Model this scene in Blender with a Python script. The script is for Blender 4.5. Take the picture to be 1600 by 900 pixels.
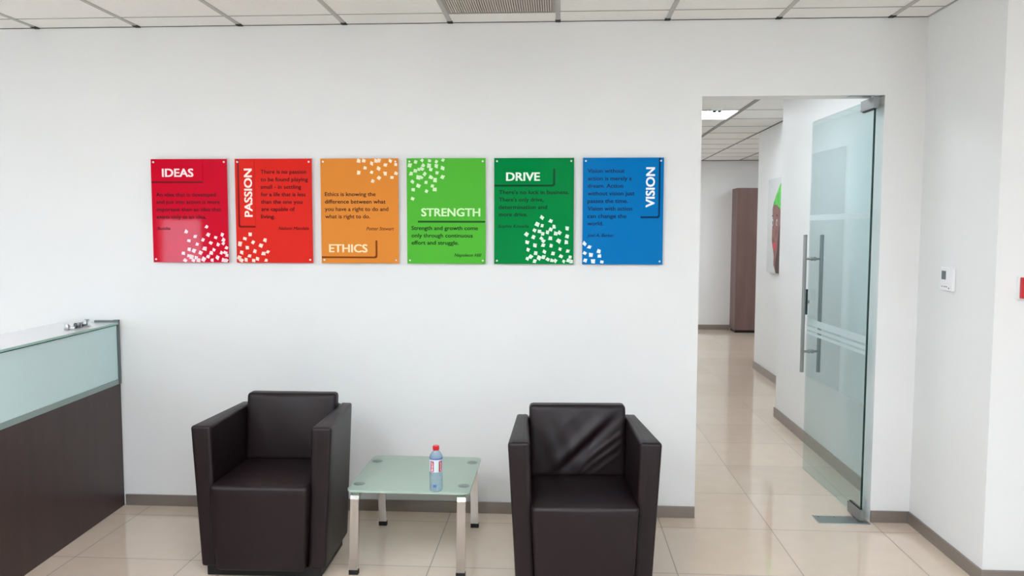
import bpy, bmesh, math, random
from mathutils import Vector, Matrix
PI = math.pi
S = bpy.context.scene
for o in list(bpy.data.objects): bpy.data.objects.remove(o)
C = S.collection

# ------------------------------------------------------------------ camera
RIGHT = Vector((0.99825345, 0.05903211, 0.00229396))
UP = Vector((-0.00656004, 0.07217531, 0.99736939))
FWD = Vector((-0.05871131, 0.99564348, -0.0724365))
cam = bpy.data.objects.new('camera', bpy.data.cameras.new('camera'))
C.objects.link(cam)
M = Matrix((RIGHT, UP, -FWD)).transposed().to_4x4()
M.translation = Vector((.0132, -4.4998, 1.6436))
cam.matrix_world = M
cam.data.sensor_width = 36
cam.data.lens = 1237.6 * 36 / 1600
cam.data.clip_start = .05
S.camera = cam
# ------------------------------------------------------------------ light
SKY_STRENGTH = 7.0
PANEL_STRENGTH = 34.0
CORRIDOR_STRENGTH = 18.0
S.view_settings.view_transform = 'Standard'
S.view_settings.look = 'None'
S.view_settings.gamma = 1
S.view_settings.use_curve_mapping = False
S.view_settings.exposure = 0.27
world = bpy.data.worlds.new('daylight')
S.world = world
world.use_nodes = True
bg = world.node_tree.nodes['Background']
bg.inputs[0].default_value = (.78, .89, 1.0, 1)
bg.inputs[1].default_value = SKY_STRENGTH
S.cycles.max_bounces = 12
S.cycles.diffuse_bounces = 6
S.cycles.glossy_bounces = 5
S.cycles.transparent_max_bounces = 16


def portal(loc, rot, sx, sy):
    l = bpy.data.lights.new('window_portal', 'AREA')
    l.shape = 'RECTANGLE'; l.size = sx; l.size_y = sy
    l.cycles.is_portal = True
    o = bpy.data.objects.new('window_portal', l)
    o.location = loc; o.rotation_euler = rot
    C.objects.link(o)


# ------------------------------------------------------------------ materials
def lin(c):
    return tuple(((v / 255) / 12.92 if v / 255 <= .04045 else ((v / 255 + .055) / 1.055) ** 2.4) for v in c) + (1,)


MATS = {}


def mat(name, rgb, rough=.5, metal=0.0, spec=.5, noise=0.0, nscale=20.0, bump=0.0, bscale=200.0, emit=None, trans=0.0, ior=1.45, stretch=(1, 1, 1)):
    if name in MATS: return MATS[name]
    m = bpy.data.materials.new(name); m.use_nodes = True
    nt = m.node_tree; b = nt.nodes['Principled BSDF']
    b.inputs['Base Color'].default_value = lin(rgb)
    b.inputs['Roughness'].default_value = rough
    b.inputs['Metallic'].default_value = metal
    b.inputs['Specular IOR Level'].default_value = spec
    b.inputs['IOR'].default_value = ior
    b.inputs['Transmission Weight'].default_value = trans
    if emit:
        b.inputs['Emission Color'].default_value = lin(rgb); b.inputs['Emission Strength'].default_value = emit
    if noise or bump:
        tc = nt.nodes.new('ShaderNodeTexCoord'); mp = nt.nodes.new('ShaderNodeMapping')
        mp.inputs['Scale'].default_value = stretch
        nt.links.new(tc.outputs['Object'], mp.inputs[0])
    if noise:
        n = nt.nodes.new('ShaderNodeTexNoise'); n.inputs['Scale'].default_value = nscale; n.inputs['Detail'].default_value = 5
        nt.links.new(mp.outputs[0], n.inputs['Vector'])
        r = nt.nodes.new('ShaderNodeValToRGB')
        a = lin(rgb); 
        r.color_ramp.elements[0].position = .3; r.color_ramp.elements[1].position = .7
        r.color_ramp.elements[0].color = tuple(v * (1 - noise) for v in a[:3]) + (1,)
        r.color_ramp.elements[1].color = tuple(min(1, v * (1 + noise)) for v in a[:3]) + (1,)
        nt.links.new(n.outputs['Fac'], r.inputs[0]); nt.links.new(r.outputs[0], b.inputs['Base Color'])
    if bump:
        n2 = nt.nodes.new('ShaderNodeTexNoise'); n2.inputs['Scale'].default_value = bscale; n2.inputs['Detail'].default_value = 3
        nt.links.new(mp.outputs[0], n2.inputs['Vector'])
        bp = nt.nodes.new('ShaderNodeBump'); bp.inputs['Strength'].default_value = bump; bp.inputs['Distance'].default_value = .002
        nt.links.new(n2.outputs['Fac'], bp.inputs['Height']); nt.links.new(bp.outputs[0], b.inputs['Normal'])
    MATS[name] = m
    return m


def sheet_glass(name, tint, ior=1.5, rough=0.0, frost=0.0, frost_rgb=(255, 255, 255), lucent=.5):
    """clear or sand-blasted sheet glass: tinted see-through + surface reflection (+ a frosted scattering share)"""
    if name in MATS: return MATS[name]
    m = bpy.data.materials.new(name); m.use_nodes = True
    nt = m.node_tree; nt.nodes.clear()
    out = nt.nodes.new('ShaderNodeOutputMaterial')
    t = nt.nodes.new('ShaderNodeBsdfTransparent'); t.inputs[0].default_value = lin(tint)
    g = nt.nodes.new('ShaderNodeBsdfGlossy'); g.inputs['Roughness'].default_value = rough
    lw = nt.nodes.new('ShaderNodeLayerWeight'); lw.inputs['Blend'].default_value = .5     # Facing = 1 - |cos|, same on both sides of the sheet
    pw = nt.nodes.new('ShaderNodeMath'); pw.operation = 'POWER'; pw.inputs[1].default_value = 5
    nt.links.new(lw.outputs['Facing'], pw.inputs[0])
    f0 = ((ior - 1) / (ior + 1)) ** 2
    f = nt.nodes.new('ShaderNodeMath'); f.operation = 'MULTIPLY_ADD'; f.inputs[1].default_value = 1 - f0; f.inputs[2].default_value = f0
    nt.links.new(pw.outputs[0], f.inputs[0])
    mx = nt.nodes.new('ShaderNodeMixShader')
    base = t.outputs[0]
    if frost:
        d = nt.nodes.new('ShaderNodeBsdfDiffuse'); d.inputs[0].default_value = lin(frost_rgb)
        tl = nt.nodes.new('ShaderNodeBsdfTranslucent'); tl.inputs[0].default_value = lin(frost_rgb)
        m1 = nt.nodes.new('ShaderNodeMixShader'); m1.inputs[0].default_value = lucent
        nt.links.new(d.outputs[0], m1.inputs[1]); nt.links.new(tl.outputs[0], m1.inputs[2])
        m2 = nt.nodes.new('ShaderNodeMixShader'); m2.inputs[0].default_value = frost
        nt.links.new(t.outputs[0], m2.inputs[1]); nt.links.new(m1.outputs[0], m2.inputs[2])
        base = m2.outputs[0]
    nt.links.new(f.outputs[0], mx.inputs[0]); nt.links.new(base, mx.inputs[1]); nt.links.new(g.outputs[0], mx.inputs[2])
    nt.links.new(mx.outputs[0], out.inputs[0])
    MATS[name] = m
    return m


def floor_material():
    m = bpy.data.materials.new('polished_tile'); m.use_nodes = True
    nt = m.node_tree; b = nt.nodes['Principled BSDF']
    tc = nt.nodes.new('ShaderNodeTexCoord')
    sep = nt.nodes.new('ShaderNodeSeparateXYZ'); nt.links.new(tc.outputs['Object'], sep.inputs[0])

    def math_(op, a, v=None, w=None):
        n = nt.nodes.new('ShaderNodeMath'); n.operation = op
        nt.links.new(a, n.inputs[0])
        if v is not None:
            if isinstance(v, (int, float)): n.inputs[1].default_value = v
            else: nt.links.new(v, n.inputs[1])
        if w is not None: n.inputs[2].default_value = w
        return n.outputs[0]
    gap = []; cells = []
    for ax, off in (('X', -1.8073), ('Y', -.7587)):
        a = math_('SUBTRACT', sep.outputs[ax], off)
        q = math_('DIVIDE', a, .6)
        fr = math_('FRACT', q)
        e = math_('ABSOLUTE', math_('SUBTRACT', fr, .5))
        gap.append(math_('GREATER_THAN', e, .5 - .0022 / .6))
        cells.append(math_('FLOOR', q))
    joint = math_('MAXIMUM', gap[0], gap[1])
    comb = nt.nodes.new('ShaderNodeCombineXYZ'); nt.links.new(cells[0], comb.inputs[0]); nt.links.new(cells[1], comb.inputs[1])
    wn = nt.nodes.new('ShaderNodeTexWhiteNoise'); wn.noise_dimensions = '3D'; nt.links.new(comb.outputs[0], wn.inputs['Vector'])
    n = nt.nodes.new('ShaderNodeTexNoise'); n.inputs['Scale'].default_value = 9; n.inputs['Detail'].default_value = 6
    nt.links.new(tc.outputs['Object'], n.inputs['Vector'])
    s = math_('ADD', math_('MULTIPLY', n.outputs['Fac'], .6), math_('MULTIPLY', wn.outputs['Value'], .4))
    r = nt.nodes.new('ShaderNodeValToRGB')
    r.color_ramp.elements[0].position = .25; r.color_ramp.elements[1].position = .75
    r.color_ramp.elements[0].color = lin((203, 185, 167)); r.color_ramp.elements[1].color = lin((210, 193, 176))
    nt.links.new(s, r.inputs[0])
    mx = nt.nodes.new('ShaderNodeMix'); mx.data_type = 'RGBA'
    nt.links.new(joint, mx.inputs['Factor']); nt.links.new(r.outputs[0], mx.inputs['A']); mx.inputs['B'].default_value = lin((112, 104, 94))
    nt.links.new(mx.outputs['Result'], b.inputs['Base Color'])
    nt.links.new(math_('MULTIPLY_ADD', joint, .5, .02), b.inputs['Roughness'])
    b.inputs['Specular IOR Level'].default_value = 1.0
    return m


WALL = mat('white_paint', (229, 229, 228), .55, spec=.3, noise=.008, nscale=3, bump=.03, bscale=350)
CEIL = mat('ceiling_tile', (236, 235, 232), .8, spec=.2, noise=.02, nscale=60)
TBAR = mat('grid_bar', (176, 175, 172), .5)
DARK = mat('dark_gap', (26, 26, 26), .7)
FLOOR = floor_material()
SKIRT = mat('brushed_skirting', (142, 132, 125), .32, metal=.5, noise=.06, nscale=8, stretch=(1, 1, 30))
LEATHER = mat('dark_brown_leather', (26, 14, 17), .42, spec=.38, noise=.08, nscale=12, bump=.25, bscale=420)
PLINTH = mat('black_plinth', (14, 13, 14), .5)
CHROME = mat('brushed_chrome', (214, 212, 210), .16, metal=1)
STEEL = mat('satin_steel', (170, 171, 170), .3, metal=1)
POLISHED = mat('polished_chrome', (205, 208, 210), .07, metal=1)
RUBBER = mat('black_rubber', (16, 16, 17), .6)
WENGE = mat('wenge_veneer', (58, 42, 41), .38, noise=.16, nscale=14, stretch=(1, 1, .12), bump=.08, bscale=120)
LACQUER = mat('white_lacquer', (226, 228, 232), .12, spec=.5)
WHITE = mat('white_plastic', (232, 233, 233), .4)
LCD = mat('grey_display', (92, 100, 102), .15)
GREYP = mat('grey_print', (120, 126, 130), .6)
RED = mat('red_plastic', (196, 22, 40), .35)
CABWOOD = mat('walnut_laminate', (112, 88, 84), .45, noise=.14, nscale=10, stretch=(1, 1, .1))
DOORGREY = mat('grey_door_laminate', (92, 98, 100), .5)
EDGE = mat('glass_edge', (24, 52, 46), .15)
PALEEDGE = mat('pale_glass_edge', (150, 190, 178), .2)
PANE = sheet_glass('clear_pane', (244, 248, 248))
DOORGLASS = sheet_glass('door_glass', (240, 249, 250), ior=1.75)
FROSTBAND = sheet_glass('frosted_band', (235, 245, 245), frost=.75, frost_rgb=(238, 246, 247), rough=.3)
TABLEGLASS = sheet_glass('frosted_table_glass', (196, 218, 205), rough=.06, frost=.74, frost_rgb=(210, 228, 216), lucent=.35)
COUNTERGLASS = mat('frosted_counter_glass', (218, 243, 244), .38, trans=.2, ior=1.3)
LED = mat('led_diffuser', (236, 245, 255), .5, emit=PANEL_STRENGTH)
LEDC = mat('led_diffuser_cool', (240, 248, 255), .5, emit=CORRIDOR_STRENGTH)
VENTM = mat('vent_grille', (196, 186, 180), .5)


# ------------------------------------------------------------------ helpers
def link(name, me, m=None, parent=None):
    o = bpy.data.objects.new(name, me); C.objects.link(o)
    if m and not me.materials: me.materials.append(m)
    if parent: o.parent = parent
    return o


def obj(name, bm, m, parent=None, smooth=None):
    me = bpy.data.meshes.new(name)
    bmesh.ops.recalc_face_normals(bm, faces=bm.faces[:])
    bm.to_mesh(me); bm.free()
    if smooth is not None:
        me.polygons.foreach_set('use_smooth', [True] * len(me.polygons))
        me.set_sharp_from_angle(angle=math.radians(smooth))
    return link(name, me, m, parent)


def tag(o, label=None, cat=None, group=None, kind=None):
    if label: o['label'] = label
    if cat: o['category'] = cat
    if group: o['group'] = group
    if kind: o['kind'] = kind
    return o


def thing(name, label, cat, loc=(0, 0, 0), rz=0, group=None):
    o = bpy.data.objects.new(name, None); C.objects.link(o)
    o.empty_display_size = .05
    o.location = loc; o.rotation_euler = (0, 0, rz)
    return tag(o, label, cat, group)


def copy_tree(o, parent=None):
    c = o.copy(); C.objects.link(c)
    if parent: c.parent = parent
    for ch in [x for x in bpy.data.objects if x.parent == o]: copy_tree(ch, c)
    return c


def box(bm, x0, x1, y0, y1, z0, z1, bev=0.0):
    vs = [bm.verts.new((x, y, z)) for x in (x0, x1) for y in (y0, y1) for z in (z0, z1)]
    q = [(0, 1, 3, 2), (4, 6, 7, 5), (0, 4, 5, 1), (2, 3, 7, 6), (0, 2, 6, 4), (1, 5, 7, 3)]
    fs = [bm.faces.new([vs[i] for i in f]) for f in q]
    if bev:
        es = list({e for f in fs for e in f.edges})
        bmesh.ops.bevel(bm, geom=es, offset=bev, segments=2, profile=.6, affect='EDGES')
    return vs


def BOX(name, m, parent, *a, bev=0.0):
    bm = bmesh.new(); box(bm, *a, bev=bev)
    return obj(name, bm, m, parent)


def struct(name, m, boxes, parent=None, bev=0.0):
    bm = bmesh.new()
    for b in boxes: box(bm, *b, bev=bev)
    o = obj(name, bm, m, parent)
    if not parent: o['kind'] = 'structure'
    return o


def roundhex(name, corners, r, m, parent, n=10, disp=None):
    """A soft rounded block: corners = 8 points indexed [x][y][z]; r = corner radius; disp(u,v,w)->offset."""
    c = [Vector(p) for p in corners]
    hx = (c[4] - c[0]).length / 2; hy = (c[2] - c[0]).length / 2; hz = (c[1] - c[0]).length / 2
    H = Vector((hx, hy, hz))

    def coords(h):
        e = min(r, h * .95)
        a = [-h + e * (1 - math.cos(PI / 2 * k / 3)) for k in range(3)]
        mid = [-h + e + (2 * h - 2 * e) * k / n for k in range(n + 1)]
        return a + mid + [-v for v in reversed(a)]
    ax = [coords(h) for h in H]
    N = [len(a) for a in ax]
    bm = bmesh.new(); vid = {}

    def vert(i, j, k):
        key = (i, j, k)
        if key in vid: return vid[key]
        p = Vector((ax[0][i], ax[1][j], ax[2][k]))
        inn = Vector([max(-(H[q] - min(r, H[q] * .95)), min(H[q] - min(r, H[q] * .95), p[q])) for q in range(3)])
        d = p - inn
        if d.length > 1e-9: p = inn + d.normalized() * r * min(1, max(abs(d[q]) for q in range(3)) / r)
        u, v, w = [(p[q] / H[q] + 1) / 2 for q in range(3)]
        P = Vector((0, 0, 0))
        for a in (0, 1):
            for b in (0, 1):
                for e in (0, 1):
                    P += c[a * 4 + b * 2 + e] * ((u if a else 1 - u) * (v if b else 1 - v) * (w if e else 1 - w))
        if disp: P += Vector(disp(u, v, w))
        vid[key] = bm.verts.new(P)
        return vid[key]
    for a in range(3):
        b, d = [q for q in range(3) if q != a]
        for side in (0, N[a] - 1):
            for i in range(N[b] - 1):
                for j in range(N[d] - 1):
                    f = []
                    for (s, t) in ((0, 0), (1, 0), (1, 1), (0, 1)):
                        k = [0, 0, 0]; k[a] = side; k[b] = i + s; k[d] = j + t
                        f.append(vert(*k))
                    bm.faces.new(f)
    return obj(name, bm, m, parent, smooth=60)


def lathe(bm, prof, seg=32, cx=0, cy=0):
    rings = []
    for rr, z in prof:
        rings.append([bm.verts.new((cx + rr * math.cos(2 * PI * k / seg), cy + rr * math.sin(2 * PI * k / seg), z)) for k in range(seg)])
    for a, b in zip(rings, rings[1:]):
        for k in range(seg): bm.faces.new((a[k], a[(k + 1) % seg], b[(k + 1) % seg], b[k]))
    bm.faces.new(rings[0][::-1]); bm.faces.new(rings[-1])


def cyl(bm, a, b, r, seg=20):
    a, b = Vector(a), Vector(b); d = (b - a).normalized()
    t = d.orthogonal().normalized(); s = d.cross(t)
    ra = [bm.verts.new(a + (t * math.cos(2 * PI * k / seg) + s * math.sin(2 * PI * k / seg)) * r) for k in range(seg)]
    rb = [bm.verts.new(b + (t * math.cos(2 * PI * k / seg) + s * math.sin(2 * PI * k / seg)) * r) for k in range(seg)]
    for k in range(seg): bm.faces.new((ra[k], ra[(k + 1) % seg], rb[(k + 1) % seg], rb[k]))
    bm.faces.new(ra[::-1]); bm.faces.new(rb)


def prism(bm, pts, z0, z1, to=None):
    """polygon pts (2-D) extruded z0..z1; to() maps (a,b,c) to xyz"""
    to = to or (lambda a, b, c: (a, b, c))
    lo = [bm.verts.new(to(x, y, z0)) for x, y in pts]; hi = [bm.verts.new(to(x, y, z1)) for x, y in pts]
    n = len(pts)
    bm.faces.new(lo[::-1]); bm.faces.new(hi)
    for k in range(n): bm.faces.new((lo[k], lo[(k + 1) % n], hi[(k + 1) % n], hi[k]))


def rrect(x0, x1, y0, y1, r, corners=(1, 1, 1, 1), seg=6):
    """rounded rectangle, corners order: (x1,y1),(x0,y1),(x0,y0),(x1,y0)"""
    out = []
    for (cx, cy, a0, on) in ((x1, y1, 0, corners[0]), (x0, y1, 90, corners[1]), (x0, y0, 180, corners[2]), (x1, y0, 270, corners[3])):
        if not on: out.append((cx, cy)); continue
        ox = cx - r if cx == x1 else cx + r; oy = cy - r if cy == y1 else cy + r
        for k in range(seg + 1):
            a = math.radians(a0 + 90 * k / seg)
            out.append((ox + r * math.cos(a), oy + r * math.sin(a)))
    return out


def text_mesh(s, bold=0.0, shear=0.0):
    """lettering as 2-D verts/faces, cap height normalised to 1, left at 0; returns verts, faces, width"""
    cu = bpy.data.curves.new('lettering', 'FONT')
    cu.body = s; cu.size = 1; cu.offset = bold; cu.shear = shear; cu.resolution_u = 3; cu.fill_mode = 'FRONT'
    o = bpy.data.objects.new('lettering', cu); C.objects.link(o)
    bpy.context.view_layer.update()
    dg = bpy.context.evaluated_depsgraph_get()
    me = bpy.data.meshes.new_from_object(o.evaluated_get(dg))
    vs = [v.co.copy() for v in me.vertices]; fs = [list(p.vertices) for p in me.polygons]
    bpy.data.objects.remove(o); bpy.data.curves.remove(cu); bpy.data.meshes.remove(me)
    x0 = min(v.x for v in vs); x1 = max(v.x for v in vs)
    CAP = .7292
    return [((v.x - x0), v.y / CAP) for v in vs], fs, x1 - x0


# ------------------------------------------------------------------ the setting
H = 2.8025
XW, YW = -7.2, -8.3          # far left wall, wall behind the camera
struct('floor', FLOOR, [(XW - .2, 6.2, YW - .2, 9.4, -.08, 0)])
struct('wall_back', WALL, [(XW, .80, 0, .12, 0, H), (.80, 1.785, 0, .12, 2.386, H), (1.785, 2.0, 0, .12, 0, H)])
struct('wall_right', WALL, [(2.0, 6.0, -.775, 0, 0, H)])
struct('wall_far_right', WALL, [(6.0, 6.12, YW, -.775, 0, H)])
WL = [(-6.9, -5.5), (-4.9, -3.5), (-2.9, -1.5)]     # windows in the left wall
bx = [(XW - .15, XW, YW, .12, 0, .8), (XW - .15, XW, YW, .12, 2.45, H)]
ys = [YW] + [v for w in WL for v in w] + [.12]
for a, b in zip(ys[0::2], ys[1::2]): bx.append((XW - .15, XW, a, b, .8, 2.45))
struct('wall_left', WALL, bx)
FX0, FX1 = -6.62, -5.86
struct('wall_front', mat('grey_brown_panelling', (96, 88, 84), .6), [(XW, FX0, YW - .15, YW, 0, H), (FX1, 2.5, YW - .15, YW, 0, H), (5.5, 6.0, YW - .15, YW, 0, H), (2.5, 5.5, YW - .15, YW, 0, .8), (2.5, 5.5, YW - .15, YW, 2.45, H), (FX0, FX1, YW - .15, YW, 1.86, H)])
for i, (a, b) in enumerate(WL):
    w = bpy.data.objects.new('window_%d' % (i + 1), None); C.objects.link(w); w['kind'] = 'structure'
    w.location = (XW - .08, (a + b) / 2, .8)
    hw = (b - a) / 2
    bm = bmesh.new()
    for q in ((-hw, -hw + .05, 0, 1.65), (hw - .05, hw, 0, 1.65), (-.02, .02, .05, 1.6), (-hw + .05, hw - .05, 0, .05), (-hw + .05, hw - .05, 1.6, 1.65)):
        box(bm, -.03, .03, *q)
    obj('window_frame', bm, WHITE, w)
    bm = bmesh.new(); box(bm, -.004, .004, -hw + .05, hw - .05, .05, 1.6); obj('pane', bm, PANE, w)
    portal((XW - .16, (a + b) / 2, 1.625), (0, -PI / 2, 0), 1.65, b - a)
w = bpy.data.objects.new('window_4', None); C.objects.link(w); w['kind'] = 'structure'; w.location = (4.0, YW - .08, .8)  # unseen window, added to light the back wall more evenly
bm = bmesh.new()
for q in ((-1.5, -1.45, 0, 1.65), (1.45, 1.5, 0, 1.65), (-.02, .02, .05, 1.6), (-1.45, 1.45, 0, .05), (-1.45, 1.45, 1.6, 1.65)): box(bm, q[0], q[1], -.03, .03, q[2], q[3])
obj('window_frame', bm, WHITE, w)
bm = bmesh.new(); box(bm, -1.45, 1.45, -.004, .004, .05, 1.6); obj('pane', bm, PANE, w)
portal((4.0, YW - .16, 1.625), (PI / 2, 0, 0), 3.0, 1.65)
w = bpy.data.objects.new('door_2', None); C.objects.link(w); w['kind'] = 'structure'; w.location = ((FX0 + FX1) / 2, YW - .08, 0)
bm = bmesh.new(); hw = (FX1 - FX0) / 2
for q in ((-hw, -hw + .05, 0, 1.86), (hw - .05, hw, 0, 1.86), (-hw + .05, hw - .05, 0, .08), (-hw + .05, hw - .05, 1.8, 1.86)): box(bm, q[0], q[1], -.03, .03, q[2], q[3])
obj('door_frame', bm, WHITE, w)
bm = bmesh.new(); box(bm, -hw + .05, hw - .05, -.004, .004, .08, 1.8); obj('pane', bm, sheet_glass('tinted_pane', (225, 232, 238)), w)
portal(((FX0 + FX1) / 2, YW - .16, .93), (PI / 2, 0, 0), FX1 - FX0, 1.86)

# the corridor through the glass door
CB = 8.82
struct('wall_corridor_near', WALL, [(1.94, 2.06, .12, 2.56, 0, H), (2.06, 2.36, 2.44, 2.56, 0, H)])
struct('wall_corridor_far', WALL, [(2.36, 2.48, 2.44, 5.08, 0, H), (2.48, 5.0, 4.96, 5.08, 0, H)])
struct('wall_corridor_back', WALL, [(.18, 5.0, CB, CB + .12, 0, H)])
struct('wall_corridor_left', WALL, [(.18, .30, .12, 3.58, 0, H), (.18, .30, 3.58, 4.66, 2.5, H), (.18, .30, 4.66, CB, 0, H)])
struct('wall_corridor_side', WALL, [(5.0, 5.12, 4.96, CB + .12, 0, H)])
d3 = struct('door_3', DOORGREY, [(.22, .28, 3.58, 4.66, 0, 2.5)])

# ceiling: tiles, exposed grid bars with dark ends where they meet the wall
ce = struct('ceiling', CEIL, [(XW - .15, 6.15, YW - .15, .06, H, H + .05)])
bm = bmesh.new()
for k in range(-11, 10):
    x = .6 * k
    y1 = -.045 if x < 2.0 else -.79
    box(bm, x - .0125, x + .0125, YW, y1, H - .004, H + .01)
obj('grid_bar', bm, TBAR, ce)
bm = bmesh.new()
for j in range(0, 14):
    y = -.2 - .6 * j
    box(bm, XW, (6.0 if y < -.79 else 2.0), y - .004, y + .004, H - .002, H + .01)
obj('cross_bar', bm, mat('cross_bar', (160, 158, 155), .6), ce)
bm = bmesh.new()
for k in range(-11, 4):
    x = .6 * k
    box(bm, x - .0145, x + .0145, -.045, -.001, H - .006, H + .01)
box(bm, XW, 2.0, -.004, -.0005, H - .003, H + .005)
obj('wall_gap', bm, DARK, ce)
bm = bmesh.new()
box(bm, 1.99, 1.999, -.775, -.012, H - .005, H + .01); 
obj('edge_bar', bm, TBAR, ce)
cc = struct('ceiling_corridor', CEIL, [(.18, 5.1, .12, CB + .1, H, H + .05)])
bm = bmesh.new()
for k in range(-2, 6):
    x = 1.755 + .6 * k
    y0 = .14 if x < 1.93 else (2.57 if x < 2.355 else 5.09)
    w_ = .022 if k == 0 else .0125
    box(bm, x - w_, x + w_, y0, CB, H - .005, H + .01)
obj('grid_bar', bm, mat('corridor_bar', (142, 143, 142), .5), cc)
bm = bmesh.new()
for j in range(-5, 10):
    y = 3.30 + .61 * j
    x1 = 1.94 if y < 2.57 else (2.36 if y < 5.09 else 5.0)
    box(bm, .30, x1, y - .006, y + .006, H - .003, H + .01)
obj('cross_bar', bm, MATS['cross_bar'], cc)
bm = bmesh.new()
box(bm, 2.35, 2.3595, 2.57, 5.08, H - .008, H + .01); box(bm, 2.05, 5.0, CB - .012, CB - .001, H - .008, H + .01)
obj('edge_bar', bm, mat('edge_bar', (92, 93, 94), .6), cc)

# skirting
SK = .066; ST = .012
struct('baseboard_back', SKIRT, [(-2.562, -1.98, -ST, -.0002, 0, SK), (-1.978, .80, -ST, -.0002, 0, SK), (1.785, 2.0 - ST, -ST, -.0002, 0, SK)], bev=.0008)
struct('baseboard_right', SKIRT, [(2.0 - ST, 1.9998, -.775 - ST, -.0002, 0, SK), (2.0, 5.99, -.775 - ST, -.7752, 0, SK)], bev=.0008)
struct('baseboard_corridor', SKIRT, [(1.94 - ST, 1.9398, .122, 2.56 + ST, 0, .085), (2.36 - ST, 2.3598, 2.56 + ST, 5.08 + ST, 0, .085),
                                      (.302, 2.86, CB - ST, CB - .0002, 0, .085), (3.9, 4.99, CB - ST, CB - .0002, 0, .085)], bev=.0008)


# ------------------------------------------------------------------ glass door
dr = bpy.data.objects.new('door_1', None); C.objects.link(dr)
dr.location = (1.735, 0, 0); dr.rotation_euler = (0, 0, PI / 2 + .039)     # local +x runs from the hinge edge to the free edge
tag(dr, 'open frameless glass door with a long chrome pull handle', 'door', kind='structure')
DW, DT = .945, .005
bm = bmesh.new(); box(bm, .004, DW, -DT, DT, .018, 2.368); obj('glass_pane', bm, DOORGLASS, dr)
bm = bmesh.new(); box(bm, 0, .004, -DT, DT, .07, 2.315); tag(obj('pane_edge', bm, EDGE, dr), 'dark green polished glass edge')
for z0, z1 in ((1.016, 1.058), (.982, 1.003), (.952, .970), (1.715, 1.75)):
    bm = bmesh.new(); box(bm, .004, DW - .002, DT + .0004, DT + .0012, z0, z1); obj('frosted_stripe', bm, FROSTBAND, dr)
ph = bpy.data.objects.new('pull_handle', None); C.objects.link(ph); ph.parent = dr; ph.location = (.875, 0, 0)
for s in (1, -1):
    bm = bmesh.new(); cyl(bm, (0, s * .055, .70), (0, s * .055, 1.62), .0125); obj('handle_bar', bm, STEEL, ph, smooth=40)
for z in (.84, 1.46):
    bm = bmesh.new(); cyl(bm, (0, -.055, z), (0, .055, z), .008); cyl(bm, (0, -.016, z), (0, -DT, z), .014); cyl(bm, (0, DT, z), (0, .016, z), .014)
    obj('handle_post', bm, STEEL, ph, smooth=40)
lk = bpy.data.objects.new('lock', None); C.objects.link(lk); lk.parent = dr; lk.location = (.915, 0, 1.17)
bm = bmesh.new(); cyl(bm, (0, .03, -.085), (0, .03, .085), .016); obj('lock_body', bm, mat('dark_steel', (84, 88, 90), .25, metal=1), lk, smooth=40)
bm = bmesh.new(); cyl(bm, (0, DT, 0), (0, .03, 0), .012); obj('lock_stem', bm, STEEL, lk, smooth=40)
for nm, z0, z1 in (('top_patch', 2.315, 2.375), ('bottom_patch', .006, .068)):
    p = BOX(nm, mat('satin_patch', (140, 142, 143), .35, metal=.9), dr, -.012, .16, -.014, .014, z0, z1, bev=.002)
    bm = bmesh.new(); zz = z0 - .006 if nm == 'top_patch' else z1
    box(bm, .0, .15, -.0065, .0065, zz, zz + .006); obj('gasket', bm, RUBBER, p)
bm = bmesh.new(); cyl(bm, (.03, 0, 2.375), (.03, 0, 2.386), .012); cyl(bm, (.03, 0, 0.0), (.03, 0, .006), .014); obj('pivot', bm, STEEL, dr, smooth=40)
t = tag(BOX('pivot_frame_plate', STEEL, None, 1.60, 1.785, .0, .06, 2.3835, 2.3858), kind='structure'); t.name = 'trim_1'
t = thing('floor_hinge_plate', 'flat steel floor hinge plate under the open glass door', 'floor plate', (1.485, -.048, 0))
BOX('cover_plate', STEEL, t, 0, .285, 0, .12, 0, .0035, bev=.001)
for x, y in ((.03, .10), (.12, .10)):
    bm = bmesh.new(); cyl(bm, (x, y, .0035), (x, y, .0045), .004, 12); obj('screw', bm, PLINTH, t)

# ------------------------------------------------------------------ reception counter
rc = thing('reception_counter', 'dark wood reception counter with frosted glass upper band at left', 'counter', (-2.572, -.004, 0), .058)
L = -2.6
BOX('base_panel', WENGE, rc, -.045, 0, L, -.004, .0, .735, bev=.0015)
BOX('rear_panel', LACQUER, rc, -.33, -.31, L, -.03, 0, 1.086)
BOX('inner_shelf', LACQUER, rc, -.31, -.045, L, -.03, .70, .72)
BOX('frosted_panel', COUNTERGLASS, rc, -.014, -.004, L, -.022, .765, 1.083)
tag(BOX('glass_trim', mat('grey_green_trim', (134, 152, 147), .3), rc, -.02, 0, L, -.022, .7355, .7645), 'grey green trim strip')
tp = BOX('counter_top', LACQUER, rc, -.335, .003, L, -.022, 1.0885, 1.10, bev=.001)
tag(BOX('top_edge', PALEEDGE, rc, .0032, .006, L, -.022, 1.0885, 1.10), 'pale green glass edge')
BOX('shadow_channel', DARK, rc, -.014, .001, L, -.022, 1.0832, 1.0882)
BOX('end_post', mat('grey_aluminium', (112, 118, 118), .4, metal=.6), rc, -.024, .006, -.021, -.003, .7355, 1.115, bev=.001)
BOX('end_rail', MATS['grey_aluminium'], rc, -.135, -.0245, -.021, -.003, 1.09, 1.112, bev=.001)

# small chrome fittings lying on the counter
FG = 'chrome fittings on the counter'


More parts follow.
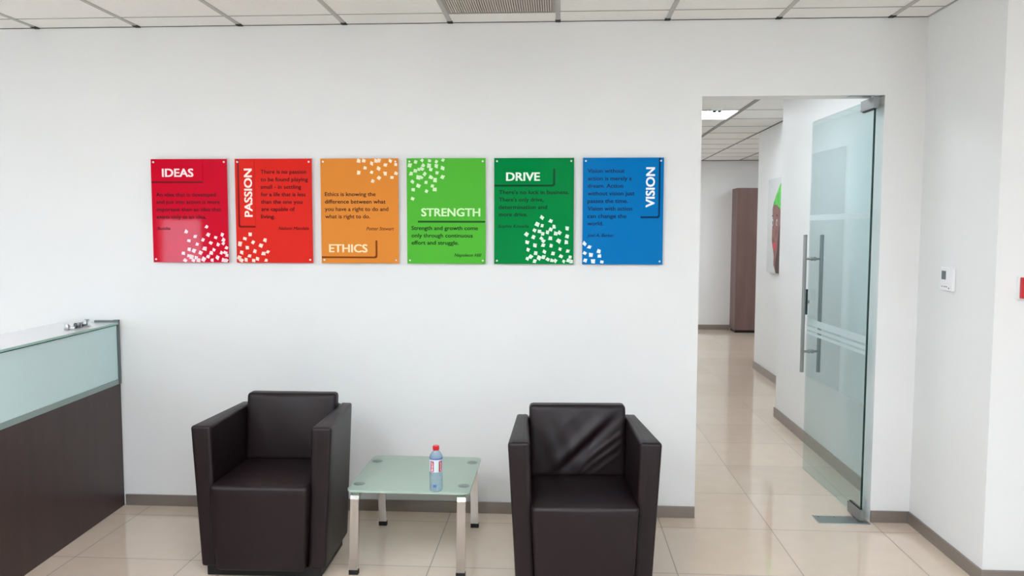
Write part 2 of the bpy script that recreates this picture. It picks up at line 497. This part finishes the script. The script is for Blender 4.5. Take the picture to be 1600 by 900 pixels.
def fitting(kind, x, y, rz, label):
    f = thing('metal_fitting', label, 'fitting', (x, y, 1.0995), rz, FG)
    if kind == 'wing':
        bm = bmesh.new(); cyl(bm, (0, 0, .009), (.03, 0, .009), .006); obj('stem', bm, POLISHED, f, smooth=40)
        bm = bmesh.new(); lathe(bm, [(.014, 0), (.016, .003), (.016, .016), (.011, .03)], 20, -.006, 0); obj('head', bm, STEEL, f, smooth=40)
    elif kind == 'clamp':
        bm = bmesh.new()
        for s in (1, -1): cyl(bm, (-.014, s * .012, .006), (.014, -s * .012, .026), .005)
        obj('cross_arm', bm, POLISHED, f, smooth=40)
        bm = bmesh.new(); lathe(bm, [(.008, 0), (.010, .004), (.010, .024), (.006, .03)], 18); obj('hub', bm, mat('dark_steel', (84, 88, 90), .25, metal=1), f, smooth=40)
    elif kind == 'block':
        BOX('block', STEEL, f, -.012, .012, -.012, .012, 0, .032, bev=.003)
        bm = bmesh.new(); cyl(bm, (.012, 0, .014), (.03, 0, .014), .006); obj('pin', bm, MATS['dark_steel'], f, smooth=40)
    else:
        bm = bmesh.new(); lathe(bm, [(.02, 0), (.022, .004), (.014, .012), (.007, .016), (.007, .028), (.012, .031), (.012, .037)], 24); obj('knob', bm, POLISHED, f, smooth=40)
        bm = bmesh.new(); lathe(bm, [(.0125, .0371), (.0125, .041), (.009, .043)], 20); obj('cap', bm, STEEL, f, smooth=40)


fitting('wing', -2.643, -.375, .4, 'small silver fitting lying leftmost in the row of chrome pieces on the counter')
fitting('clamp', -2.640, -.315, .9, 'crossed chrome fitting second in the row on the counter')
fitting('block', -2.638, -.275, .2, 'square grey steel fitting third in the row on the counter')
fitting('knob', -2.630, -.225, 0, 'round capped chrome knob nearest the wall in the row on the counter')


# ------------------------------------------------------------------ posters
XL = [-2.3412, -1.8459, -1.3468, -.8502, -.3530, .1446]
PW, PH, PTOP = .4486, .5953, 2.0496
Z1 = (78, 85, 610, 97, 625, 808); Z2 = (667, 84, 1205, 680, 1214, 812); Z3 = (52, 82, 600, 60, 600, 816)
Z4 = (658, 78, 1212, 658, 1210, 817); Z5 = (55, 76, 616, 56, 612, 823); Z6 = (680, 75, 1246, 672, 1236, 825)
INK = mat('black_ink', (22, 16, 18), .3)
POSTERS = [
 dict(z=Z1, col=(205, 14, 44), name='red', ttl=('IDEAS', 162, 378, 150, 208, 0), ink=(48, 2, 12), tab=(80, 445, 118, 240), sh='b', shc=(120, 8, 26), tcol=(246, 226, 228),
  q=[('An idea that is developed', 117, 535, 346), ('and put into action is more', 118, 563, 397), ('important than an idea that', 120, 573, 449), ('exists only as an idea.', 120, 468, 501)], a=('Buddha', 125, 215, 580), lt=(252, 226, 232),
  c=[(470,557),(328,592),(390,625),(480,612),(578,612),(533,632),(345,655),(587,648),(445,650),(497,670),(585,675),(402,680),(550,682),(607,703),(455,710),(348,715),(378,725),(520,720),(427,740),(500,740),(572,740),(600,738),(308,742),(345,760),(480,765),(365,770),(397,775),(545,772),(610,755),(450,785),(412,793),(376,794),(320,794),(508,792),(590,792),(608,794)]),
 dict(z=Z2, col=(220, 44, 36), name='orange red', ttl=('PASSION', 733, 790, 155, 487, 1), ink=(40, 4, 6), tab=(697, 812, 88, 552), sh='lb', shc=(124, 22, 20), tcol=(250, 232, 220),
  q=[('There is no passion', 850, 1168, 188), ('to be found playing', 850, 1180, 241), ('small - in settling', 850, 1132, 293), ('for a life that is less', 852, 1163, 345), ('than the one you', 852, 1140, 397), ('are capable of', 855, 1088, 448), ('living.', 853, 950, 500)], a=('Nelson Mandela', 975, 1185, 580), lt=(250, 228, 212),
  c=[(775,612),(738,643),(880,652),(795,668),(703,680),(848,690),(755,705),(808,732),(898,735),(715,738),(868,745),(770,765),(697,777),(825,785),(745,790),(800,796),(887,794),(710,794)]),
 dict(z=Z3, col=(222, 138, 56), name='orange', ttl=('ETHICS', 115, 380, 680, 738, 0), ink=(52, 22, 14), tab=(56, 438, 655, 768), sh='rb', shc=(132, 62, 22), tcol=(250, 222, 178),
  q=[('Ethics is knowing the', 85, 440, 344), ('difference between what', 85, 510, 396), ('you have a right to do and', 85, 528, 448), ('what is right to do.', 87, 400, 500)], a=('Potter Stewart', 375, 567, 583), lt=(250, 226, 196),
  c=[(323,98),(358,98),(415,118),(445,100),(545,100),(465,98),(368,148),(510,128),(463,152),(585,125),(323,180),(413,180),(510,188),(585,187),(465,217),(555,215),(422,241)]),
 dict(z=Z4, col=(84, 182, 58), name='light green', ttl=('STRENGTH', 762, 1172, 425, 483, 0), ink=(14, 30, 12), tab=(735, 1208, 405, 515), sh='b', shc=(30, 92, 34), tcol=(206, 240, 186),
  q=[('Strength and growth come', 690, 1157, 580), ('only through continuous', 690, 1120, 632), ('effort and struggle.', 690, 1022, 683)], a=('Napoleon Hill', 992, 1180, 767), lt=(206, 236, 190),
  c=[(680,128),(722,102),(768,94),(820,97),(868,102),(915,92),(775,128),(815,130),(868,133),(912,147),(745,155),(720,165),(828,158),(765,152),(690,185),(785,187),(872,180),(910,210),(740,212),(763,212),(830,212),(858,230),(698,240),(795,245),(743,272),(838,272),(703,298),(855,295),(797,307),(698,360)]),
 dict(z=Z5, col=(0, 132, 64), name='dark green', ttl=('DRIVE', 142, 375, 175, 235, 0), ink=(2, 24, 16), tab=(56, 470, 152, 263), sh='rb', shc=(2, 66, 38), tcol=(226, 244, 232),
  q=[("There's no luck in business.", 90, 580, 329), ("There's only drive,", 90, 403, 381), ('determination and', 88, 427, 434), ('more drive.', 90, 290, 486)], a=('Sophie Kinsella', 85, 297, 566), lt=(220, 240, 226),
  c=[(392,495),(453,517),(358,542),(395,550),(476,557),(569,570),(340,583),(375,590),(453,577),(430,598),(398,607),(490,607),(513,600),(283,612),(333,632),(569,627),(388,642),(452,640),(403,660),(510,658),(563,668),(288,668),(343,690),(400,690),(457,692),(518,715),(295,722),(347,745),(410,735),(468,747),(573,730),(525,765),(590,772),(313,770),(290,787),(372,780),(403,773),(432,790),(485,800),(462,797),(340,802),(545,803),(575,796),(597,804)]),
 dict(z=Z6, col=(6, 116, 184), name='blue', ttl=('VISION', 1117, 1180, 145, 420, 1), ink=(4, 22, 52), tab=(1088, 1205, 78, 485), sh='rb', shc=(6, 54, 98), tcol=(240, 246, 250),
  q=[('Vision without', 713, 970, 180), ('action is merely a', 715, 1020, 233), ('dream. Action', 713, 960, 285), ('without vision just', 713, 1040, 338), ('passes the time.', 712, 993, 391), ('Vision with action', 712, 1025, 444), ('can change the', 710, 983, 497), ('world.', 710, 820, 549)], a=('Joel A. Barker', 708, 897, 630), lt=(232, 242, 248),
  c=[(723,703),(790,732),(735,758),(793,766),(695,797),(750,802),(810,808),(688,680),(690,745)]),
]
WHERE = ['first of the six wall panels from the reception counter', 'with a vertical white title, second in the row on the wall',
         'third panel in the row, its title at the bottom', 'fourth panel in the row, white flecks at its top left',
         'fifth panel in the row, white flecks at its lower right', 'last panel in the row, nearest the glass door']
rng = random.Random(4)
FY = -.0205       # face of the acrylic
for i, P in enumerate(POSTERS):
    lab = {'red': 'crimson red quote panel', 'orange red': 'orange red quote panel'}.get(P['name'], P['name'] + ' quote panel')
    po = thing('quote_panel', lab + ', ' + WHERE[i], 'poster', (XL[i], 0, PTOP - PH), 0, 'quote panels on the white wall')
    xtl, yt, xtr, xbl, xbr, yb = P['z']

    def uv(zx, zy):
        v = (zy - yt) / (yb - yt)
        a = xtl + (xbl - xtl) * v; b = xtr + (xbr - xtr) * v
        return min(max((zx - a) / (b - a), 0), 1) * PW, (1 - min(max(v, 0), 1)) * PH
    face = mat('acrylic_' + P['name'].replace(' ', '_'), P['col'], .04, spec=.4)
    BOX('panel', face, po, 0, PW, FY, FY + .005, 0, PH, bev=.0006)
    # title tab, with the printed darker band that edges it
    x0, x1, y0, y1 = P['tab']
    (a, d), (b, c_) = uv(x0, y0), uv(x1, y1)
    s = P['sh']
    cr = {'b': (0, 0, 0, 0), 'lb': (0, 0, 1, 0), 'rb': (0, 0, 0, 1)}[s]
    k = .0105
    bm = bmesh.new()
    prism(bm, rrect(max(a - (k if 'l' in s else 0), .001), min(b + (k if 'r' in s else 0), PW - .001), max(c_ - k, .001), d - (.0 if s != 'lb' else 0), .014, cr), 0, .0004, lambda u, v, w: (u, FY - .0002 - w, v))
    obj('tab_band', bm, mat('band_' + P['name'].replace(' ', '_'), P['shc'], .12), po)
    bm = bmesh.new()
    prism(bm, rrect(max(a, .0005), min(b, PW - .0005), c_, d, .010, cr), 0, .0012, lambda u, v, w: (u, FY - .0008 - w, v))
    obj('title_tab', bm, face, po)

    def lettering(name, lines, cap, m, dy, bold=0, shear=0):
        bm = bmesh.new()
        for (s_, lx0, lx1, base, rot) in lines:
            vs, fs, w = text_mesh(s_, 0, shear)
            vs0, fs0, nv0 = vs, fs, len(vs)
            vs, fs = [], []
            for sh in ((-bold, -bold * .7), (-bold, bold * .7), (0, 0), (bold, -bold * .7), (bold, bold * .7)):     # weight of the printed face
                fs += [[j + len(vs) for j in f] for f in fs0]; vs += [(x + sh[0], y + sh[1]) for x, y in vs0]
            vv = []
            for (x, y) in vs:
                if rot:   # reads upwards: base = bottom zoom y; lx0,lx1 = cap extents
                    ax, _ = uv(lx1, (base[0] + base[1]) / 2); bx_, _ = uv(lx0, (base[0] + base[1]) / 2)
                    _, z1_ = uv(lx0, base[0]); _, z0_ = uv(lx0, base[1])
                    vv.append((ax + (bx_ - ax) * y, z0_ + (z1_ - z0_) * x / w))
                else:
                    p0 = uv(lx0, base); p1 = uv(lx1, base)
                    vv.append((p0[0] + (p1[0] - p0[0]) * x / w, p0[1] + y * cap))
            nv = [bm.verts.new((q[0], FY - dy - .00008 * (jv // nv0), q[1])) for jv, q in enumerate(vv)]
            for f in fs:
                try: bm.faces.new([nv[j] for j in f])
                except ValueError: pass
        return obj(name, bm, m, po)
    pxm = PH / (yb - yt)
    tt = P['ttl']
    tm = mat('title_ink_' + P['name'].replace(' ', '_'), P['tcol'], .3)
    if tt[5]: lettering('title', [(tt[0], tt[1], tt[2], (tt[3], tt[4]), 1)], 0, tm, .0025, bold=.03)
    else: lettering('title', [(tt[0], tt[1], tt[2], tt[4], 0)], (tt[4] - tt[3]) * pxm, tm, .0025, bold=.03)
    im = mat('ink_' + P['name'].replace(' ', '_'), P['ink'], .3, spec=.2)
    lettering('quote_text', [(q[0], q[1], q[2], q[3], 0) for q in P['q']], 29 * pxm, im, .0006, bold=.015)
    lettering('author_text', [P['a'] + (0,)], 24 * pxm, im, .0006, bold=.006, shear=.25)
    bm = bmesh.new()
    for (zx, zy) in P['c']:
        u, v = uv(zx, zy); h = .0118 * rng.uniform(.85, 1.15); an = rng.uniform(.15, .75)
        pts = []
        for kq in range(4):
            aa = an + kq * PI / 2 + rng.uniform(-.18, .18); hh = h * rng.uniform(.95, 1.35)
            pts.append((min(max(u + hh * math.cos(aa), .0005), PW - .0005), min(max(v + hh * math.sin(aa), .0005), PH - .0005)))
        prism(bm, pts, 0, .0003, lambda p, q, w: (p, FY - .0004 - w, q))
    obj('flecks', bm, mat('flecks_' + P['name'].replace(' ', '_'), P['lt'], .3), po)
    for sx in (.016, PW - .016):
        for sz in (.018, PH - .018):
            bm = bmesh.new(); cyl(bm, (sx, FY - .0035, sz), (sx, FY, sz), .0052, 16); cyl(bm, (sx, FY, sz), (sx, -.0003, sz), .004, 12)
            obj('standoff_screw', bm, mat('pale_metal', (222, 220, 216), .35, metal=.3), po, smooth=40)


# ------------------------------------------------------------------ armchairs
def armchair(x, y, th, label, wrinkle):
    A = thing('armchair', label, 'armchair', (x, y, 0), th, 'dark leather armchairs')
    Ha, zb = .7234, .045
    for s in (-1, 1):
        o_f, o_b, i_t, i_b = .3380 * s, .2985 * s, .2392 * s, .2140 * s
        pts = {}
        pts[0] = [(o_b, 0, zb), (o_f, 0, Ha), (.292 * s, .445, zb), (.2967 * s, .555, Ha)]
        pts[1] = [(i_b, 0, zb), (i_t, 0, Ha), (i_b, .445, zb), (i_t, .555, Ha)]
        a, b = (pts[0], pts[1]) if s < 0 else (pts[1], pts[0])
        arm = roundhex('armrest', [a[0], a[1], a[2], a[3], b[0], b[1], b[2], b[3]], .014, LEATHER, A, n=8)
        bm = bmesh.new()     # stitched seam along the top of the arm
        m0 = i_t + (o_f - i_t) * .30; m1 = i_t + (.2967 * s - i_t) * .30
        cyl(bm, (m0, .012, Ha - .0004), (m1, .545, Ha - .0004), .0014, 8)
        cyl(bm, (m0, .0006, Ha - .012), (i_b + (o_b - i_b) * .25, .0006, zb + .02), .0014, 8)
        obj('seam', bm, PLINTH, arm)
    roundhex('back_panel', [(-.2385, .335, zb), (-.2385, .488, Ha - .001), (-.2385, .443, zb), (-.2385, .552, Ha - .001),
                            (.2385, .335, zb), (.2385, .488, Ha - .001), (.2385, .443, zb), (.2385, .552, Ha - .001)], .014, LEATHER, A, n=6)

    def crown(u, v, w):
        k = math.sin(PI * u) * math.sin(PI * min(max(v, 0), 1))
        return (0, -.010 * math.sin(PI * u) * math.sin(PI * w) * (1 if v < .02 else 0), .012 * k * max(0, (w - .8) * 5))
    roundhex('seat', [(-.2125, -.050, zb), (-.2365, -.052, .4562), (-.2125, .33, zb), (-.2365, .44, .452),
                      (.2125, -.050, zb), (.2365, -.052, .4562), (.2125, .33, zb), (.2365, .44, .452)], .022, LEATHER, A, n=12, disp=crown)

    def puff(u, v, w):
        k = math.sin(PI * u) ** .6 * math.sin(PI * w) ** .6 if 0 < u < 1 and 0 < w < 1 else 0
        d = -.016 * k
        if wrinkle:
            t = u - .12 - .95 * w * 0 - (w * .78)         # long diagonal fold, low left to high right
            d += -.013 * math.exp(-(t / .075) ** 2) * k + .010 * math.exp(-((t - .13) / .06) ** 2) * k
            for q, (off, am, wd) in enumerate(((.33, .006, .03), (.42, .006, .025), (.52, .005, .025), (-.28, .003, .05))):
                d += -am * math.exp(-((t - off + .05 * math.sin(6 * w + q)) / wd) ** 2) * k
            d += .0016 * math.sin(31 * u + 9 * w) * k
        else:
            d += -.002 * math.sin(9 * u + 4 * w) * k
        return (0, d * (1 - v), 0)
    roundhex('backrest', [(-.236, .395, .445), (-.236, .452, .79), (-.236, .485, .445), (-.236, .522, .79),
                          (.236, .395, .445), (.236, .452, .79), (.236, .485, .445), (.236, .522, .79)], .020, LEATHER, A, n=40, disp=puff)
    BOX('plinth', PLINTH, A, -.275, .275, .012, .40, 0, zb + .004, bev=.002)
    return A


armchair(-1.377, -.9245, .012, 'dark brown leather tub armchair beside the reception counter, smooth backrest', False)
armchair(.1331, -1.1054, .052, 'dark brown leather tub armchair with creased backrest, right of the glass table', True)

# ------------------------------------------------------------------ glass side table
TX, TY = -.70, -.5435
tb = thing('side_table', 'low square frosted glass side table with four chrome legs between the armchairs', 'table', (TX, TY, 0))
bm = bmesh.new(); prism(bm, rrect(-.297, .297, -.297, .297, .035, seg=8), .391, .401)
es = [e for e in bm.edges if abs(e.verts[0].co.z - e.verts[1].co.z) < 1e-6]
bmesh.ops.bevel(bm, geom=es, offset=.0012, segments=1, affect='EDGES')
obj('glass_top', bm, TABLEGLASS, tb)
for sx in (-1, 1):
    for sy in (-1, 1):
        path = [(.17, .3765), (.252, .3765), (.266, .374), (.2745, .366), (.279, .353), (.3175, .022)]
        bm = bmesh.new(); hw, ht = .0205, .0125
        rings = []
        for j, (yy, zz) in enumerate(path):
            p0 = Vector(path[max(j - 1, 0)]); p1 = Vector(path[min(j + 1, len(path) - 1)])
            d = (p1 - p0).normalized(); n_ = Vector((-d.y, d.x))
            rings.append([bm.verts.new((sx * .2575 + q * hw, sy * (yy + n_.x * e * ht), zz + n_.y * e * ht)) for q, e in ((-1, -1), (1, -1), (1, 1), (-1, 1))])
        for r0, r1 in zip(rings, rings[1:]):
            for q in range(4): bm.faces.new((r0[q], r0[(q + 1) % 4], r1[(q + 1) % 4], r1[q]))
        bm.faces.new(rings[0]); bm.faces.new(rings[-1][::-1])
        lg = obj('leg', bm, CHROME, tb)
        x = sx * .2575
        bm = bmesh.new(); box(bm, x - .022, x + .022, sy * .318 - .0145, sy * .318 + .0145, 0, .0235, bev=.001); obj('rubber_foot', bm, RUBBER, lg)
        bm = bmesh.new(); lathe(bm, [(.027, .389), (.028, .3895), (.028, .4016), (.027, .4019)], 32, x, sy * .193); obj('mounting_disc', bm, mat('disc_metal', (124, 140, 132), .3, metal=.5), tb, smooth=40)

# ------------------------------------------------------------------ water bottle
bt = thing('water_bottle', 'small plastic water bottle with red cap on the glass table', 'bottle', (-.566, -.812, .4012), -.12)
PET = sheet_glass('bottle_plastic', (226, 238, 246), ior=1.4, frost=.26, frost_rgb=(222, 238, 250))
prof = [(.024, 0), (.030, .003), (.0315, .010), (.0315, .028), (.0300, .032), (.0315, .036), (.0315, .050), (.0300, .054), (.0315, .058), (.0315, .072), (.0300, .076), (.0315, .080), (.0315, .090), (.0308, .094),
        (.0308, .161), (.0316, .164), (.0300, .172), (.0240, .183), (.0165, .191), (.0140, .194), (.0135, .198)]
bm = bmesh.new(); lathe(bm, prof, 40); obj('bottle_body', bm, PET, bt, smooth=50)
bm = bmesh.new(); lathe(bm, [(.0146, .1975), (.0152, .199), (.0152, .216), (.0140, .218)], 28)
cp = obj('cap', bm, mat('red_cap', (206, 18, 34), .35), bt, smooth=40)
bm = bmesh.new()
for k in range(28):
    a = 2 * PI * k / 28; cyl(bm, (.0152 * math.cos(a), .0152 * math.sin(a), .2), (.0152 * math.cos(a), .0152 * math.sin(a), .2155), .0006, 5)
obj('cap_ribs', bm, MATS['red_cap'], cp)


def wrap(bm, a0, a1, z0, z1, r, n=12):
    lo = [bm.verts.new((r * math.cos(a0 + (a1 - a0) * k / n), r * math.sin(a0 + (a1 - a0) * k / n), z0)) for k in range(n + 1)]
    hi = [bm.verts.new((v.co.x, v.co.y, z1)) for v in lo]
    for k in range(n): bm.faces.new((lo[k], lo[k + 1], hi[k + 1], hi[k]))


bm = bmesh.new(); wrap(bm, 0, 2 * PI, .096, .160, .0312, 48)
lb = obj('paper_label', bm, mat('label_blue_white', (206, 216, 236), .4), bt)
F = -PI / 2      # towards the camera
bm = bmesh.new(); wrap(bm, 0, 2 * PI, .156, .1615, .0316, 48); obj('label_band', bm, mat('label_blue', (66, 92, 150), .4), lb)
bm = bmesh.new()
for a in (-.38, 1.02, 2.42, -1.78): wrap(bm, F + a - .32, F + a + .32, .098, .149, .0315)
obj('label_box', bm, mat('label_red', (176, 14, 36), .4), lb)
bm = bmesh.new(); wrap(bm, F + .2, F + .62, .104, .150, .0314); obj('label_stripe', bm, mat('label_green', (196, 222, 210), .4), lb)
bm = bmesh.new()
vs, fs, wd = text_mesh('MASAFI', .02)
for a in (-.38, 1.02, 2.42, -1.78):
    nv = []
    for (x, y) in vs:
        ang = F + a + (.5 - y) * .34
        nv.append(bm.verts.new((.0318 * math.cos(ang), .0318 * math.sin(ang), .101 + .045 * x / wd)))
    for f in fs:
        try: bm.faces.new([nv[j] for j in f])
        except ValueError: pass
obj('label_text', bm, mat('label_white', (244, 244, 246), .4), lb)
bm = bmesh.new(); wrap(bm, F - .2, F + .34, .024, .036, .0322); obj('printed_code', bm, mat('code_blue', (40, 92, 150), .4), bt)

# ------------------------------------------------------------------ thermostat and fire alarm call point
th = thing('thermostat', 'white wall thermostat with grey display on the right wall', 'thermostat', (1.9998, -.352, 1.402))
BOX('housing', WHITE, th, -.019, 0, -.062, .062, -.060, .060, bev=.004)
BOX('screen', LCD, th, -.0203, -.0188, .002, .045, -.003, .041, bev=.0004)
BOX('flip_cover', WHITE, th, -.024, -.0195, -.060, -.026, -.056, .056, bev=.002)
for y_ in (.036, .012, -.008): BOX('button', GREYP, th, -.0198, -.0188, y_ - .005, y_ + .005, -.042, -.036)
bm = bmesh.new(); cyl(bm, (-.0246, -.043, -.045), (-.024, -.043, -.045), .005, 16); obj('dial_mark', bm, GREYP, th)
fa = thing('fire_alarm', 'red fire alarm call point on white plate at the right edge', 'fire alarm', (2.145, -.7752, 1.390))
BOX('backplate', WHITE, fa, -.052, .052, -.020, 0, -.053, .053, bev=.003)
BOX('housing', RED, fa, -.049, .049, -.045, -.0202, -.048, .048, bev=.004)
BOX('glass_window', WHITE, fa, -.028, .028, -.0465, -.0448, -.026, .026, bev=.001)
bm = bmesh.new(); cyl(bm, (0, -.0475, 0), (0, -.0464, 0), .010, 20); obj('press_dot', bm, PLINTH, fa)

# ------------------------------------------------------------------ ceiling fittings
cv = thing('ceiling_vent', 'square slatted air vent in the ceiling above the panels', 'vent', (-.30, -.500, H))
bm = bmesh.new()
for q in ((-.285, .285, .272, .290), (-.285, .285, -.290, -.272), (-.285, -.268, -.272, .272), (.268, .285, -.272, .272)): box(bm, *q, -.010, 0)
obj('frame', bm, mat('vent_frame', (150, 144, 140), .5), cv)
bm = bmesh.new()
for k in range(44): 
    x = -.262 + .0122 * k
    box(bm, x - .0036, x + .0036, -.272, .272, -.008, -.002)
obj('slats', bm, VENTM, cv)
BOX('backing', mat('vent_back', (112, 106, 102), .7), cv, -.268, .268, -.272, .272, -.0018, -.0004)


def ceiling_light(x, y, label, m, group=None):
    o = thing('ceiling_light', label, 'ceiling light', (x, y, H), 0, group)
    bm = bmesh.new()
    for q in ((-.298, .298, .285, .298), (-.298, .298, -.298, -.285), (-.298, -.285, -.285, .285), (.285, .298, -.285, .285)): box(bm, *q, -.008, 0)
    obj('frame', bm, WHITE, o)
    BOX('diffuser', m, o, -.285, .285, -.285, .285, -.006, -.001)
    return o


first = None
for jx, jy in ((-2.1, -3.5), (-.3, -2.9) , (-3.9, -4.7), (-1.5, -4.7), (.3, -4.7), (1.5, -4.1), (-5.1, -7.1), (-3.3, -7.1), (-1.5, -7.1), (.3, -7.1)):
    if first is None:
        first = ceiling_light(jx, jy, 'square flush ceiling light panel over the reception area', LED, 'ceiling lights over the reception area')
    else:
        copy_tree(first).location = (jx, jy, H)
ceiling_light(1.438, 3.61, 'lit square ceiling light panel in the corridor behind the glass door', LEDC)
lit = 'square ceiling light panel added out of view to brighten the corridor'
a = ceiling_light(.84, 6.66, lit, LEDC, 'added corridor lights')  # unseen panels added to brighten the corridor and its end wall
for p in ((.84, 1.17), (.84, 7.9), (3.8, 7.27)):
    copy_tree(a).location = (p[0], p[1], H)
sd = thing('ceiling_sensor', 'small round ceiling sensor with two dark dots beside corridor light', 'sensor', (1.50, 3.20, H))
bm = bmesh.new(); lathe(bm, [(.05, 0), (.05, -.012), (.042, -.022), (.03, -.026)], 28); obj('sensor_base', bm, WHITE, sd, smooth=40)
for s in (-1, 1):
    bm = bmesh.new(); lathe(bm, [(.016, -.024), (.018, -.032), (.010, -.042)], 16, s * .024, 0); obj('sensor_eye', bm, DARK, sd, smooth=40)

# ------------------------------------------------------------------ corridor: tall cabinet and portrait
cb = thing('tall_cabinet', 'tall brown wood cabinet at the far end of the corridor', 'cabinet', (2.86, 8.42, 0))
BOX('body', CABWOOD, cb, 0, .9, .022, CB - 8.42 - .002, .04, 2.33, bev=.002)
BOX('plinth', PLINTH, cb, .01, .89, .03, CB - 8.42 - .01, 0, .04)
for k, (a, b) in enumerate(((.002, .449), (.451, .898))):
    d_ = BOX('cabinet_door', CABWOOD, cb, a, b, 0, .020, .045, 2.325, bev=.002)
    hx = b - .04 if k == 0 else a + .04
    bm = bmesh.new(); cyl(bm, (hx, -.025, 1.05), (hx, -.025, 1.25), .005, 12); cyl(bm, (hx, -.025, 1.07), (hx, 0, 1.07), .004, 10); cyl(bm, (hx, -.025, 1.23), (hx, 0, 1.23), .004, 10)
    obj('door_handle', bm, STEEL, d_, smooth=40)

pt = thing('portrait_painting', 'tall white canvas of a face with a green headscarf on the corridor wall', 'painting', (2.3598, 4.02, 1.19))
BOX('canvas', mat('canvas_white', (208, 209, 208), .7, noise=.02, nscale=40), pt, -.03, 0, -.50, .48, 0, 1.02, bev=.003)
cyc = 4.02; czc = 1.19


def shape(name, pts, depth, m):
    bm = bmesh.new()
    prism(bm, [(y - cyc, z - czc) for y, z in pts], 0, .0006, lambda a, b, c: (-.0302 - depth - c, a, b))
    return obj(name, bm, m, pt)


mir = lambda pts, ax=3.94: [(2 * ax - y, z) for y, z in reversed(pts)]
fl = [(4.262, 1.94), (4.30, 1.882), (4.286, 1.764), (4.303, 1.541), (4.239, 1.437), (4.209, 1.373), (4.214, 1.281), (4.12, 1.195)]
shape('face_paint', fl + mir(fl), 0, mat('paint_brown', (134, 88, 80), .6, noise=.28, nscale=14))
wl_ = [(3.951, 2.175), (4.045, 2.116), (4.176, 2.02), (4.285, 1.927), (4.142, 1.925), (4.022, 1.885), (3.95, 1.84)]
shape('headscarf_paint', wl_ + mir(wl_)[1:-1], .0008, mat('paint_green', (74, 190, 62), .6, noise=.3, nscale=18))
dk = [(4.02, 1.70), (4.082, 1.441), (4.15, 1.28), (4.12, 1.1955)]
shape('shade_paint', dk + mir(dk), .0008, mat('paint_umber', (72, 44, 42), .6, noise=.2, nscale=16))
for cy_ in (4.11, 4.275):
    el = [(cy_ + .030 * math.cos(2 * PI * k / 16), 1.735 + .034 * math.sin(2 * PI * k / 16)) for k in range(16)]
    shape('eye_white', el, .0016, mat('paint_white', (224, 220, 214), .6))
    el = [(cy_ - .008 + .016 * math.cos(2 * PI * k / 16), 1.733 + .026 * math.sin(2 * PI * k / 16)) for k in range(16)]
    shape('pupil', el, .0024, mat('paint_black', (26, 18, 18), .6))
    shape('brow', [(cy_ - .045, 1.795), (cy_ + .01, 1.82), (cy_ + .045, 1.80), (cy_ + .01, 1.806)], .0016, MATS['paint_black'])
shape('lips', [(4.262, 1.50), (4.20, 1.53), (4.12, 1.505), (4.10, 1.47), (4.17, 1.43), (4.24, 1.455)], .0016, mat('paint_red', (190, 62, 70), .6, noise=.2, nscale=20))
